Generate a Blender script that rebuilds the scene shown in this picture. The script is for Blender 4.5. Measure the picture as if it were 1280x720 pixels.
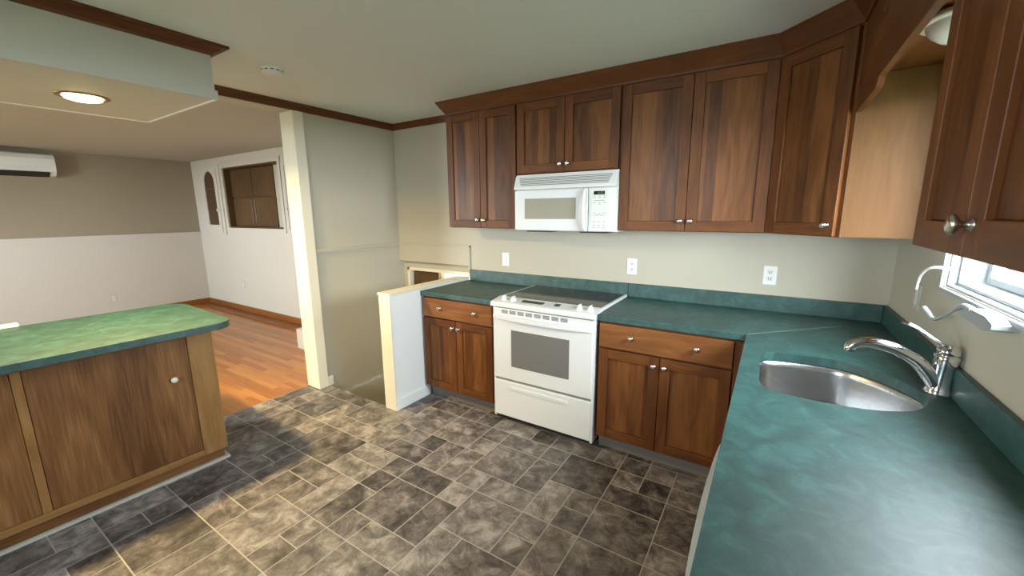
import bpy, bmesh, math, random
from mathutils import Matrix, Vector
random.seed(7)
for o in list(bpy.data.objects): bpy.data.objects.remove(o, do_unlink=True)
S = bpy.context.scene; COL = S.collection

# ------------------------------------------------------------------ camera
cam_d = bpy.data.cameras.new('camera'); cam = bpy.data.objects.new('camera', cam_d); COL.objects.link(cam)
cam.matrix_world = Matrix(((0.84318604, -0.09261962, 0.52958371, 1.6474749),
                           (0.53756186, 0.15996455, -0.82791219, -2.95803774),
                           (-0.00803371, 0.982768, 0.18466865, 1.53845664),
                           (0, 0, 0, 1)))
cam_d.sensor_width = 36; cam_d.lens = 507.84 * 36 / 1280; cam_d.clip_start = 0.02
S.camera = cam
# ------------------------------------------------------------------ colour management, world, light
S.view_settings.view_transform = 'Standard'; S.view_settings.look = 'None'
S.view_settings.gamma = 1; S.view_settings.use_curve_mapping = False
S.view_settings.exposure = 0.4
W = bpy.data.worlds.new('World'); S.world = W; W.use_nodes = True
bg = W.node_tree.nodes['Background']; bg.inputs[0].default_value = (0.84, 0.94, 1.0, 1); bg.inputs[1].default_value = 36.0

def portal(loc, rot, sx, sy):
    l = bpy.data.lights.new('window_portal', 'AREA'); l.shape = 'RECTANGLE'; l.size = sx; l.size_y = sy
    l.cycles.is_portal = True
    o = bpy.data.objects.new('window_portal', l); COL.objects.link(o); o.location = loc; o.rotation_euler = rot
H = math.pi / 2
YF = -4.6                      # front wall of the house, behind the camera
portal((2.40, -1.245, 1.615), (0, H, 0), 0.76, 0.96)           # kitchen window over the sink (faces -X)
portal((0.3, YF - .1, 1.7), (H, 0, 0), .6, .8)          # glazed door behind the camera (faces +Y)
portal((-4.2, YF - .1, 1.5), (H, 0, 0), 1.4, 1.1)          # living room window

# ------------------------------------------------------------------ node helpers
def new_mat(name):
    m = bpy.data.materials.new(name); m.use_nodes = True
    return m, m.node_tree.nodes, m.node_tree.links, m.node_tree.nodes['Principled BSDF']
def P(name, col, rough=.5, metal=0, spec=.5, bump=None, emis=None):
    m, N, L, b = new_mat(name)
    b.inputs['Base Color'].default_value = (*col, 1); b.inputs['Roughness'].default_value = rough
    b.inputs['Metallic'].default_value = metal; b.inputs['Specular IOR Level'].default_value = spec
    if bump:
        sc, st = bump
        t = N.new('ShaderNodeTexCoord'); n = N.new('ShaderNodeTexNoise'); n.inputs['Scale'].default_value = sc
        n.inputs['Detail'].default_value = 3
        L.new(t.outputs['Object'], n.inputs['Vector'])
        bp = N.new('ShaderNodeBump'); bp.inputs['Strength'].default_value = st; bp.inputs['Distance'].default_value = .004
        L.new(n.outputs['Fac'], bp.inputs['Height']); L.new(bp.outputs[0], b.inputs['Normal'])
    if emis:
        b.inputs['Emission Color'].default_value = (*emis[0], 1); b.inputs['Emission Strength'].default_value = emis[1]
    return m
def math_n(N, L, op, a, b=None):
    n = N.new('ShaderNodeMath'); n.operation = op
    for i, x in enumerate((a, b)):
        if x is None: continue
        if isinstance(x, (int, float)): n.inputs[i].default_value = x
        else: L.new(x, n.inputs[i])
    return n.outputs[0]
def ramp(N, L, fac, stops):
    r = N.new('ShaderNodeValToRGB'); e = r.color_ramp.elements
    e[0].position = stops[0][0]; e[0].color = (*stops[0][1], 1)
    e[1].position = stops[-1][0]; e[1].color = (*stops[-1][1], 1)
    for p, c in stops[1:-1]:
        x = e.new(p); x.color = (*c, 1)
    L.new(fac, r.inputs[0]); return r.outputs[0]
def wood(name, dark, mid, light, stave=0.0, rough=.38, figure=1.0, coat=0.0):
    m, N, L, b = new_mat(name)
    uv = N.new('ShaderNodeTexCoord').outputs['UV']
    sp = N.new('ShaderNodeSeparateXYZ'); L.new(uv, sp.inputs[0]); u, v = sp.outputs[0], sp.outputs[1]
    # grain
    cb = N.new('ShaderNodeCombineXYZ'); L.new(math_n(N, L, 'MULTIPLY', u, 90), cb.inputs[0]); L.new(math_n(N, L, 'MULTIPLY', v, 5), cb.inputs[1])
    g = N.new('ShaderNodeTexNoise'); g.inputs['Scale'].default_value = 1; g.inputs['Detail'].default_value = 4; L.new(cb.outputs[0], g.inputs['Vector'])
    cb2 = N.new('ShaderNodeCombineXYZ'); L.new(math_n(N, L, 'MULTIPLY', u, 13), cb2.inputs[0]); L.new(math_n(N, L, 'MULTIPLY', v, 2.2), cb2.inputs[1])
    f = N.new('ShaderNodeTexNoise'); f.inputs['Scale'].default_value = 1; f.inputs['Detail'].default_value = 3; f.inputs['Distortion'].default_value = 1.2 * figure
    L.new(cb2.outputs[0], f.inputs['Vector'])
    cb3 = N.new('ShaderNodeCombineXYZ'); L.new(math_n(N, L, 'MULTIPLY', u, .9), cb3.inputs[0]); L.new(math_n(N, L, 'MULTIPLY', v, .25), cb3.inputs[1])
    lo = N.new('ShaderNodeTexNoise'); lo.inputs['Scale'].default_value = 1; lo.inputs['Detail'].default_value = 0
    L.new(cb3.outputs[0], lo.inputs['Vector'])
    t = math_n(N, L, 'ADD', math_n(N, L, 'MULTIPLY', g.outputs[0], .35), math_n(N, L, 'MULTIPLY', f.outputs[0], .65))
    if stave:
        q = math_n(N, L, 'DIVIDE', math_n(N, L, 'ADD', u, math_n(N, L, 'MULTIPLY', math_n(N, L, 'SINE', math_n(N, L, 'MULTIPLY', u, 23.)), .018)), stave)
        fl = math_n(N, L, 'FLOOR', q)
        w = N.new('ShaderNodeTexWhiteNoise'); w.noise_dimensions = '1D'; L.new(fl, w.inputs['W'])
        t = math_n(N, L, 'ADD', math_n(N, L, 'MULTIPLY', t, .74), math_n(N, L, 'MULTIPLY', w.outputs[0], .26))
    else:
        t = math_n(N, L, 'ADD', math_n(N, L, 'MULTIPLY', t, .7), math_n(N, L, 'MULTIPLY', lo.outputs[0], .3))
    c = ramp(N, L, t, [(.30, dark), (.5, mid), (.72, light)])
    L.new(c, b.inputs['Base Color']); b.inputs['Roughness'].default_value = rough; b.inputs['Specular IOR Level'].default_value = .28
    b.inputs['Coat Weight'].default_value = coat; b.inputs['Coat Roughness'].default_value = .25
    return m

cherry = wood('cherry_board', (.056, .016, .0035), (.118, .038, .0080), (.20, .072, .017), 0, .46)
cherry_panel = wood('cherry_panel', (.058, .018, .0035), (.122, .042, .0090), (.22, .085, .021), .06, .40)
maple = wood('side_panel_ply', (.085, .034, .006), (.115, .048, .010), (.145, .066, .016), 0, .6, 1.0)
crown_wood = wood('crown_wood', (.07, .021, .006), (.12, .038, .010), (.17, .060, .017), 0, .46)
def cathedral(name, dark, mid, light, rough):
    m, N, L, b = new_mat(name); uv = N.new('ShaderNodeTexCoord').outputs['UV']
    mp = N.new('ShaderNodeMapping'); mp.inputs['Scale'].default_value = (1, .16, 1); L.new(uv, mp.inputs[0])
    n = N.new('ShaderNodeTexNoise'); n.inputs['Scale'].default_value = 4.2; n.inputs['Detail'].default_value = 1.5; L.new(mp.outputs[0], n.inputs['Vector'])
    rings = math_n(N, L, 'SINE', math_n(N, L, 'MULTIPLY', n.outputs[0], 55.0))
    mp2 = N.new('ShaderNodeMapping'); mp2.inputs['Scale'].default_value = (120, 5, 1); L.new(uv, mp2.inputs[0])
    g = N.new('ShaderNodeTexNoise'); g.inputs['Scale'].default_value = 1; g.inputs['Detail'].default_value = 4; L.new(mp2.outputs[0], g.inputs['Vector'])
    t = math_n(N, L, 'ADD', math_n(N, L, 'MULTIPLY', rings, .035), math_n(N, L, 'ADD', math_n(N, L, 'MULTIPLY', g.outputs[0], .40), math_n(N, L, 'MULTIPLY', n.outputs[0], .55)))
    c = ramp(N, L, t, [(.36, dark), (.54, mid), (.72, light)]); L.new(c, b.inputs['Base Color']); b.inputs['Roughness'].default_value = rough
    b.inputs['Specular IOR Level'].default_value = .35
    return m
ply = cathedral('island_ply', (.10, .040, .011), (.20, .090, .028), (.33, .165, .058), .5)
ply_frame = wood('island_frame', (.17, .080, .025), (.27, .14, .048), (.37, .21, .080), 0, .45, 1.2)
orange_wood = wood('orange_baseboard', (.16, .055, .013), (.24, .085, .02), (.32, .12, .03), 0, .35)
dark_wood = wood('hutch_wood', (.055, .028, .011), (.105, .058, .024), (.17, .098, .044), 0, .45, 1.8)

m_wall = P('sage_beige_paint', (.50, .465, .37), .62, bump=(160, .12))
m_wall_r = m_wall
m_ceil = P('ceiling_paint', (.74, .77, .76), .8, bump=(120, .35))
m_trim = P('cream_trim', (.80, .76, .62), .35)
m_white = P('white_trim', (.80, .80, .77), .4)
m_half = P('white_panel', (.88, .90, .89), .45, bump=(260, .08))
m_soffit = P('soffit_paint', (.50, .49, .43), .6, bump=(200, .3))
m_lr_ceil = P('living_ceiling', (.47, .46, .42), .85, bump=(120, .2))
m_lr_wall = P('living_tan_wall', (.29, .24, .165), .75)
m_lr_white = P('living_cream', (.60, .565, .49), .6)
m_enamel = P('white_enamel', (.74, .76, .76), .18)
m_enamel2 = P('white_plastic', (.72, .73, .70), .3)
m_black = P('black_glass', (.012, .013, .014), .06)
m_cook = P('cooktop_glass', (.008, .010, .0095), .09, 0, .25)
m_dark = P('dark_slot', (.02, .02, .02), .6)
m_greyslot = P('grey_slot', (.16, .16, .155), .5)
m_chrome = P('chrome', (.75, .76, .78), .12, 1)
m_nickel = P('nickel', (.62, .60, .56), .25, 1)
m_ivory = P('ivory_knob', (.78, .74, .64), .3)
m_steel = P('brushed_steel', (.55, .55, .55), .26, 1)
m_plate = P('outlet_plate', (.82, .82, .80), .35)
m_plate_grey = P('grey_plate', (.50, .49, .44), .4)
m_vinyl = P('grey_cove_base', (.17, .15, .13), .5)
m_glass_w = P('frosted_glass', (.86, .88, .85), .25)
m_text = P('grey_print', (.25, .27, .27), .5)
m_btn = P('button_print', (.66, .69, .65), .5)
m_lcd = P('display_digits', (.10, .16, .14), .3)

def m_window_glass():
    m, N, L, b = new_mat('window_glass'); N.remove(b); out = N['Material Output']
    t = N.new('ShaderNodeBsdfTransparent'); g = N.new('ShaderNodeBsdfGlossy'); g.inputs['Roughness'].default_value = .02
    mx = N.new('ShaderNodeMixShader'); mx.inputs[0].default_value = .06
    L.new(t.outputs[0], mx.inputs[1]); L.new(g.outputs[0], mx.inputs[2]); L.new(mx.outputs[0], out.inputs[0]); return m
m_glass = m_window_glass()

def curtain():
    m, N, L, b = new_mat('lace_covered_glass'); N.remove(b); out = N['Material Output']
    t = N.new('ShaderNodeBsdfTranslucent'); t.inputs[0].default_value = (.30, .29, .26, 1); d = N.new('ShaderNodeBsdfDiffuse'); d.inputs[0].default_value = (.75, .73, .66, 1)
    mx = N.new('ShaderNodeAddShader'); L.new(t.outputs[0], mx.inputs[0]); L.new(d.outputs[0], mx.inputs[1]); L.new(mx.outputs[0], out.inputs[0]); return m
m_curtain = curtain()
def laminate():
    m, N, L, b = new_mat('green_laminate')
    t = N.new('ShaderNodeTexCoord').outputs['Object']
    n = N.new('ShaderNodeTexNoise'); n.inputs['Scale'].default_value = 13; n.inputs['Detail'].default_value = 9; n.inputs['Roughness'].default_value = .7; n.inputs['Distortion'].default_value = .8
    L.new(t, n.inputs['Vector'])
    c = ramp(N, L, n.outputs[0], [(.3, (.008, .034, .031)), (.5, (.0155, .065, .058)), (.70, (.034, .115, .104))])
    L.new(c, b.inputs['Base Color'])
    n2 = N.new('ShaderNodeTexNoise'); n2.inputs['Scale'].default_value = 30; n2.inputs['Detail'].default_value = 5; L.new(t, n2.inputs['Vector'])
    r = N.new('ShaderNodeMapRange'); r.inputs[3].default_value = .42; r.inputs[4].default_value = .56
    L.new(n2.outputs[0], r.inputs[0]); L.new(r.outputs[0], b.inputs['Roughness'])
    bp = N.new('ShaderNodeBump'); bp.inputs['Strength'].default_value = .25; bp.inputs['Distance'].default_value = .002
    L.new(n.outputs[0], bp.inputs['Height']); L.new(bp.outputs[0], b.inputs['Normal'])
    b.inputs['Specular IOR Level'].default_value = .85
    return m
m_lam = laminate()

def tile_mat():
    m, N, L, b = new_mat('stone_tile')
    uv = N.new('ShaderNodeTexCoord').outputs['UV']
    a = N.new('ShaderNodeVertexColor'); a.layer_name = 'tone'
    sp = N.new('ShaderNodeSeparateColor'); L.new(a.outputs[0], sp.inputs[0])
    n = N.new('ShaderNodeTexNoise'); n.inputs['Scale'].default_value = 10; n.inputs['Detail'].default_value = 9; n.inputs['Roughness'].default_value = .76; n.inputs['Distortion'].default_value = .45
    L.new(uv, n.inputs['Vector'])
    n2 = N.new('ShaderNodeTexNoise'); n2.inputs['Scale'].default_value = 3.2; n2.inputs['Detail'].default_value = 2; L.new(uv, n2.inputs['Vector'])
    t = math_n(N, L, 'ADD', math_n(N, L, 'MULTIPLY', n.outputs[0], .75), math_n(N, L, 'MULTIPLY', n2.outputs[0], .25))
    t = math_n(N, L, 'ADD', t, math_n(N, L, 'MULTIPLY', math_n(N, L, 'SUBTRACT', sp.outputs[0], .5), .22))
    c = ramp(N, L, t, [(.37, (.034, .031, .030)), (.46, (.098, .088, .084)), (.54, (.19, .172, .162)), (.64, (.37, .342, .318))])
    L.new(c, b.inputs['Base Color']); b.inputs['Roughness'].default_value = .42
    bp = N.new('ShaderNodeBump'); bp.inputs['Strength'].default_value = .5; bp.inputs['Distance'].default_value = .003
    L.new(n.outputs[0], bp.inputs['Height']); L.new(bp.outputs[0], b.inputs['Normal'])
    return m
m_tile = tile_mat()
m_grout = P('grout', (.42, .39, .345), .6)

def plank_mat():
    m, N, L, b = new_mat('orange_planks')
    t = N.new('ShaderNodeTexCoord').outputs['Object']
    sp = N.new('ShaderNodeSeparateXYZ'); L.new(t, sp.inputs[0])
    row = math_n(N, L, 'FLOOR', math_n(N, L, 'DIVIDE', sp.outputs[1], .057))
    w0 = N.new('ShaderNodeTexWhiteNoise'); w0.noise_dimensions = '1D'; L.new(row, w0.inputs['W'])
    xs = math_n(N, L, 'ADD', math_n(N, L, 'DIVIDE', sp.outputs[0], .9), math_n(N, L, 'MULTIPLY', w0.outputs[0], 7))
    cb = N.new('ShaderNodeCombineXYZ'); L.new(row, cb.inputs[0]); L.new(math_n(N, L, 'FLOOR', xs), cb.inputs[1])
    w = N.new('ShaderNodeTexWhiteNoise'); w.noise_dimensions = '2D'; L.new(cb.outputs[0], w.inputs['Vector'])
    mp = N.new('ShaderNodeMapping'); mp.inputs['Scale'].default_value = (3, 45, 1); L.new(t, mp.inputs[0])
    n = N.new('ShaderNodeTexNoise'); n.inputs['Scale'].default_value = 1; n.inputs['Detail'].default_value = 3; L.new(mp.outputs[0], n.inputs['Vector'])
    f = math_n(N, L, 'ADD', math_n(N, L, 'MULTIPLY', w.outputs[0], .45), math_n(N, L, 'MULTIPLY', n.outputs[0], .55))
    c = ramp(N, L, f, [(.2, (.27, .102, .024)), (.5, (.40, .165, .042)), (.8, (.50, .235, .07))])
    L.new(c, b.inputs['Base Color']); b.inputs['Roughness'].default_value = .3
    return m
m_plank = plank_mat()

def bead_mat(name, col, axis):
    m, N, L, b = new_mat(name); b.inputs['Base Color'].default_value = (*col, 1); b.inputs['Roughness'].default_value = .5
    t = N.new('ShaderNodeTexCoord').outputs['Object']
    w = N.new('ShaderNodeTexWave'); w.bands_direction = axis; w.inputs['Scale'].default_value = 6.3; L.new(t, w.inputs['Vector'])
    bp = N.new('ShaderNodeBump'); bp.inputs['Strength'].default_value = .25; bp.inputs['Distance'].default_value = .0015
    L.new(w.outputs['Fac'], bp.inputs['Height']); L.new(bp.outputs[0], b.inputs['Normal'])
    return m
m_bead = bead_mat('white_beadboard', (.54, .50, .44), 'Y')
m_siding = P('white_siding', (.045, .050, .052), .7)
m_vinyl_w = P('white_window_vinyl', (.36, .39, .40), .45)

def oven_glass():
    m, N, L, b = new_mat('oven_window')
    b.inputs['Base Color'].default_value = (.17, .17, .165, 1); b.inputs['Roughness'].default_value = .12
    return m
m_oven = oven_glass()
m_mw = P('microwave_window', (.34, .32, .25), .16)

# ------------------------------------------------------------------ mesh builder
class MB:
    """collects shapes in world coordinates (or in a local frame) and links them as one mesh object"""
    def __init__(s, frame=None): s.v = []; s.f = []; s.uv = []; s.m = []; s.sm = []; s.F = frame or Matrix.Identity(4)
    def add(s, vs, fs, mat=0, uvs=None, smooth=False):
        b = len(s.v); s.v += [s.F @ Vector(p) for p in vs]
        for i, f in enumerate(fs):
            s.f.append([b + k for k in f]); s.m.append(mat); s.sm.append(smooth)
            s.uv.append(uvs[i] if uvs else [(vs[k][0], vs[k][1]) for k in f])
        return s
    def box(s, x0, x1, y0, y1, z0, z1, mat=0, grain=2):
        x0, x1 = min(x0, x1), max(x0, x1); y0, y1 = min(y0, y1), max(y0, y1); z0, z1 = min(z0, z1), max(z0, z1)
        vs = [(x0, y0, z0), (x1, y0, z0), (x1, y1, z0), (x0, y1, z0), (x0, y0, z1), (x1, y0, z1), (x1, y1, z1), (x0, y1, z1)]
        fs = [(0, 3, 2, 1), (4, 5, 6, 7), (0, 1, 5, 4), (1, 2, 6, 5), (2, 3, 7, 6), (3, 0, 4, 7)]
        nrm = [2, 2, 1, 0, 1, 0]; o1, o2 = random.uniform(0, 50), random.uniform(0, 50)
        uvs = []
        for f, n in zip(fs, nrm):
            ax = [a for a in (0, 1, 2) if a != n]
            if grain in ax: va = grain; ua = [a for a in ax if a != grain][0]
            else: ua, va = ax
            uvs.append([(vs[k][ua] + o1, vs[k][va] + o2) for k in f])
        return s.add(vs, fs, mat, uvs)
    def prism(s, poly, a0, a1, axis=2, mat=0, grain=None, smooth=False):
        """extrude a 2D polygon along an axis; poly in the two remaining axes in order"""
        def p3(p, a):
            q = [p[0], p[1]]; q.insert(axis, a); return tuple(q)
        n = len(poly); vs = [p3(p, a0) for p in poly] + [p3(p, a1) for p in poly]
        fs = [list(range(n)), list(range(2 * n - 1, n - 1, -1))]
        o1, o2 = random.uniform(0, 50), random.uniform(0, 50)
        uvs = [[(vs[k][(axis + 1) % 3] + o1, vs[k][(axis + 2) % 3] + o2) for k in f] for f in fs]
        if grain is not None:
            ax = [a for a in (0, 1, 2) if a != axis and a != grain]
            if ax: uvs = [[(vs[k][ax[0]] + o1, vs[k][grain] + o2) for k in f] for f in fs]
        d = 0; per = [0]
        for i in range(n):
            d += math.dist(poly[i], poly[(i + 1) % n]); per.append(d)
        s.add(vs, fs, mat, uvs)
        side = []; su = []
        for i in range(n):
            j = (i + 1) % n; side.append((i, i + n, j + n, j)); su.append([(per[i] + o1, a0 + o2), (per[i] + o1, a1 + o2), (per[i + 1] + o1, a1 + o2), (per[i + 1] + o1, a0 + o2)])
        s.add(vs, side, mat, su, smooth); return s
    def lathe(s, prof, origin, direction, seg=24, mat=0, smooth=True, cap=True):
        d = Vector(direction).normalized(); a = d.orthogonal().normalized(); b = d.cross(a); o = Vector(origin)
        vs = []; 
        for h, r in prof:
            for k in range(seg):
                t = 2 * math.pi * k / seg; vs.append(o + d * h + (a * math.cos(t) + b * math.sin(t)) * r)
        fs = []
        for i in range(len(prof) - 1):
            for k in range(seg): fs.append((i * seg + k, i * seg + (k + 1) % seg, (i + 1) * seg + (k + 1) % seg, (i + 1) * seg + k))
        s.add(vs, fs, mat, None, smooth)
        if cap:
            s.add(vs, [list(range(seg))[::-1], list(range((len(prof) - 1) * seg, len(prof) * seg))], mat)
        return s
    def tube(s, pts, rad, seg=16, mat=0, sub=6, flat=1.0):
        pts = [Vector(p) for p in pts]; n = len(pts); rad = rad if isinstance(rad, (list, tuple)) else [rad] * n
        P_, R_ = [], []
        for i in range(n - 1):
            p0, p1, p2, p3 = pts[max(i - 1, 0)], pts[i], pts[i + 1], pts[min(i + 2, n - 1)]
            for k in range(sub):
                t = k / sub
                P_.append(.5 * ((2 * p1) + (p2 - p0) * t + (2 * p0 - 5 * p1 + 4 * p2 - p3) * t * t + (3 * p1 - p0 - 3 * p2 + p3) * t ** 3))
                R_.append(rad[i] * (1 - t) + rad[i + 1] * t)
        P_.append(pts[-1]); R_.append(rad[-1])
        vs = []; up = None
        for i, p in enumerate(P_):
            d = (P_[min(i + 1, len(P_) - 1)] - P_[max(i - 1, 0)]).normalized()
            if up is None: up = Vector((0, 1, 0)) if abs(d.y) < .9 else Vector((0, 0, 1))
            a = (up - d * up.dot(d)).normalized(); b = d.cross(a); up = a
            for k in range(seg):
                t = 2 * math.pi * k / seg; vs.append(p + (a * math.cos(t) + b * math.sin(t) * flat) * R_[i])
        fs = []
        for i in range(len(P_) - 1):
            for k in range(seg): fs.append((i * seg + k, i * seg + (k + 1) % seg, (i + 1) * seg + (k + 1) % seg, (i + 1) * seg + k))
        s.add(vs, fs, mat, None, True)
        s.add(vs, [list(range(seg))[::-1], list(range((len(P_) - 1) * seg, len(P_) * seg))], mat)
        return s
    def sweep(s, prof, path, mat=0, side=1):
        """profile (out, z) swept along a polyline in plan with mitred corners; out is to the right of travel * side"""
        n = len(path); vs = []; per = []; L_ = 0; np_ = len(prof); o1 = random.uniform(0, 50)
        for i, p in enumerate(path):
            p = Vector((p[0], p[1]))
            dirs = []
            if i > 0: dirs.append((p - Vector(path[i - 1][:2])).normalized())
            if i < n - 1: dirs.append((Vector(path[i + 1][:2]) - p).normalized())
            ns = [Vector((d.y, -d.x)) * side for d in dirs]
            if len(ns) == 2:
                m = (ns[0] + ns[1]).normalized(); m = m / max(.2, m.dot(ns[0]))
            else: m = ns[0]
            if i > 0: L_ += (p - Vector(path[i - 1][:2])).length
            per.append(L_)
            for (o, z) in prof: vs.append((p.x + m.x * o, p.y + m.y * o, z))
        fs = []; uvs = []; pl = [0]
        for k in range(np_): pl.append(pl[-1] + math.dist(prof[k], prof[(k + 1) % np_]))
        for i in range(n - 1):
            for k in range(np_):
                k2 = (k + 1) % np_
                fs.append((i * np_ + k, (i + 1) * np_ + k, (i + 1) * np_ + k2, i * np_ + k2))
                uvs.append([(pl[k] + o1, per[i]), (pl[k] + o1, per[i + 1]), (pl[k + 1] + o1, per[i + 1]), (pl[k + 1] + o1, per[i])])
        s.add(vs, fs, mat, uvs)
        s.add(vs, [list(range(np_)), list(range(n * np_ - 1, (n - 1) * np_ - 1, -1))], mat, [[(0, 0)] * np_] * 2)
        return s
    def build(s, name, mats, parent=None, bevel=0, origin=None, fix=True):
        me = bpy.data.meshes.new(name)
        if parent is not None:
            q = parent; loc = Vector((0, 0, 0))
            while q is not None: loc += q.location; q = q.parent
        elif origin is not None: loc = Vector(origin)
        else:
            xs = [v.x for v in s.v]; ys = [v.y for v in s.v]; zs = [v.z for v in s.v]
            loc = Vector(((min(xs) + max(xs)) / 2, (min(ys) + max(ys)) / 2, min(zs)))
        me.from_pydata([tuple(v - loc) for v in s.v], [], s.f)
        ul = me.uv_layers.new(name='UVMap'); i = 0
        for uvs in s.uv:
            for w in uvs: ul.data[i].uv = (w[0], w[1]); i += 1
        if not isinstance(mats, (list, tuple)): mats = [mats]
        for m in mats: me.materials.append(m)
        for p, mi, sm in zip(me.polygons, s.m, s.sm): p.material_index = mi; p.use_smooth = sm
        if fix:
            bm = bmesh.new(); bm.from_mesh(me); bmesh.ops.recalc_face_normals(bm, faces=bm.faces); bm.to_mesh(me); bm.free()
        o = bpy.data.objects.new(name, me); COL.objects.link(o)
        if parent is not None: o.parent = parent
        else: o.location = loc
        if bevel:
            b = o.modifiers.new('bevel', 'BEVEL'); b.width = bevel; b.segments = 2; b.limit_method = 'ANGLE'; b.angle_limit = math.radians(50)
            b.harden_normals = False
        return o
def tag(o, label, cat, group=None):
    o['label'] = label; o['category'] = cat
    if group: o['group'] = group
    return o
def thing(name, label, cat, loc, group=None):
    o = bpy.data.objects.new(name, None); COL.objects.link(o); o.location = loc; o.empty_display_size = .05
    return tag(o, label, cat, group)
def struct(o, label=None):
    o['kind'] = 'structure'
    if label: o['label'] = label
    return o
def frame(origin, u, n):
    """local frame: x = along width u, y = outward normal n, z = up"""
    u = Vector((*u, 0)).normalized(); n = Vector((*n, 0)).normalized()
    return Matrix(((u.x, n.x, 0, origin[0]), (u.y, n.y, 0, origin[1]), (u.z, n.z, 1, origin[2] if len(origin) > 2 else 0), (0, 0, 0, 1)))

# ================================================================== STRUCTURE
XL, XR = -1.635, 2.22          # kitchen left / right walls
ZC = 2.395                     # ceiling
XF = -6.6                      # far wall of living room
LY = 0.08                      # hutch wall of living room
# ---- tiled kitchen floor, tile by tile in one mesh
X0, MX, Y0, MY = .372, .1545, -1.97, .1522
tiles = [(-8,-2,-6,-1),(-8,-1,-7,0),(-8,0,-7,2),(-7,-1,-6,1),(-7,1,-5,2),(-6,-2,-4,0),(-6,0,-5,1),(-5,0,-4,2),(-4,-2,-3,-1),(-4,-1,-3,0),
 (-9,0,-8,1),(-9,1,-8,2),(-12,0,-9,2),(-3,-2,-2,0),(-2,-2,0,0),(0,0,1,2),(0,-2,2,0),(1,0,3,2),(2,2,3,3),(2,3,3,4),(0,2,2,4),(2,4,3,6),(0,4,2,5),(3,4,4,5),(3,5,4,6),
 (-1,1,0,3),(-1,3,0,4),(-3,1,-1,3),(-2,0,0,1),(-3,0,-2,1),(-4,0,-3,2),(-4,2,-3,3),(-6,2,-4,3),(-4,3,-3,4),(-6,3,-4,4),(-8,2,-6,4),(-9,2,-8,4),(-10,2,-9,3),(-10,3,-9,4),
 (-12,2,-10,4),(-14,2,-13,3),(-14,3,-13,4),(-13,2,-12,4),(-12,4,-10,6),(-13,4,-12,5),(-13,5,-12,6),(-14,4,-13,6),(-8,4,-6,5),(-10,4,-9,6),(-9,4,-8,5),(-9,5,-7,7),
 (-12,6,-10,7),(-10,6,-9,7),(-7,5,-6,7),(-5,5,-4,6),(-4,5,-3,6),(-3,4,-2,6),(-5,4,-3,5),(-6,4,-5,6),(-2,4,-1,6),(-2,6,-1,7),(-2,7,-1,8),(-3,3,-1,4),(-1,4,0,5),(-1,5,1,7),
 (-1,7,1,8),(1,5,2,7),(1,7,2,8),(2,6,4,8),(-2,8,0,9),(-3,8,-2,9),(0,8,1,9),(1,8,3,9),(3,8,4,9),(4,8,5,9),(-4,6,-2,8),(-6,6,-4,8),(-7,7,-6,9),(-6,8,-4,9),(-4,8,-3,9),
 (4,7,5,8),(5,7,6,8),(4,6,6,7),(4,4,6,6),(6,7,7,8),(6,5,8,7),(5,8,6,9),(6,8,8,9),(3,2,4,4),(4,2,6,4),(-9,-3,-8,-2),(-9,-4,-8,-3),(-8,-4,-6,-2),(-6,-4,-5,-2),(-5,-4,-3,-2),
 (-11,-4,-9,-2),(-10,-5,-9,-4),(-9,-6,-8,-4),(-8,-5,-7,-4),(-10,-2,-8,0)]
GX0, GX1, GY0, GY1 = -14, 13, -18, 13
occ = {}
for t in tiles:
    for i in range(t[0], t[2]):
        for j in range(t[1], t[3]):
            if (i, j) in occ: print('TILE OVERLAP', t, occ[(i, j)])
            occ[(i, j)] = t
rr = random.Random(3)
for j in range(GY0, GY1):
    for i in range(GX0, GX1):
        if (i, j) in occ: continue
        opts = [(2, 2), (2, 1), (1, 2), (2, 3), (1, 1)]; rr.shuffle(opts); opts.append((1, 1))
        for w, h in opts:
            cells = [(a, b) for a in range(i, i + w) for b in range(j, j + h)]
            if all(c not in occ and c[0] < GX1 and c[1] < GY1 for c in cells):
                t = (i, j, i + w, j + h)
                for c in cells: occ[c] = t
                tiles.append(t); break
fl = MB(); tones = []
FX1, FY1, FY0 = XR + .05, .02, YF
fl.box(-1.80, FX1, FY0, -.93, -.12, -.0012, 1); fl.box(-.84, FX1, -.93, FY1, -.12, -.0012, 1); tones += [.5] * 12
g = .0028; dark = {(2, 6, 4, 8): .12, (-2, 7, -1, 8): .3, (-3, 3, -1, 4): .35, (-6, 3, -4, 4): .85, (-5, 0, -4, 2): .75, (-1, 3, 0, 4): .8, (-1, 4, 0, 5): .8}
for t in tiles:
    x0, x1, y0, y1 = X0 + t[0] * MX + g, X0 + t[2] * MX - g, Y0 + t[1] * MY + g, Y0 + t[3] * MY - g
    x0 = max(x0, -1.80); x1 = min(x1, FX1); y0 = max(y0, FY0); y1 = min(y1, FY1)
    if x0 < -.84: y1 = min(y1, -.93) if (x1 + x0) / 2 < -.80 else y1
    if x1 - x0 < .01 or y1 - y0 < .01: continue
    if y0 > -.94 and x0 < -.84: x0 = -.84
    if x1 - x0 < .01: continue
    ou, ov = random.uniform(0, 90), random.uniform(0, 90)
    rot = random.random() < .5
    uv = [(x0, y0), (x1, y0), (x1, y1), (x0, y1)]; uv = [((b if rot else a) + ou, (a if rot else b) + ov) for a, b in uv]
    fl.add([(x0, y0, 0), (x1, y0, 0), (x1, y1, 0), (x0, y1, 0)], [(0, 1, 2, 3)], 0, [uv]); tones.append(dark.get(t, random.uniform(.25, .75)))
fo = fl.build('floor', [m_tile, m_grout], origin=(0, 0, 0), fix=False); struct(fo, 'kitchen floor of mottled brown-grey stone tiles')
ca = fo.data.color_attributes.new('tone', 'FLOAT_COLOR', 'CORNER'); k = 0
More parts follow.
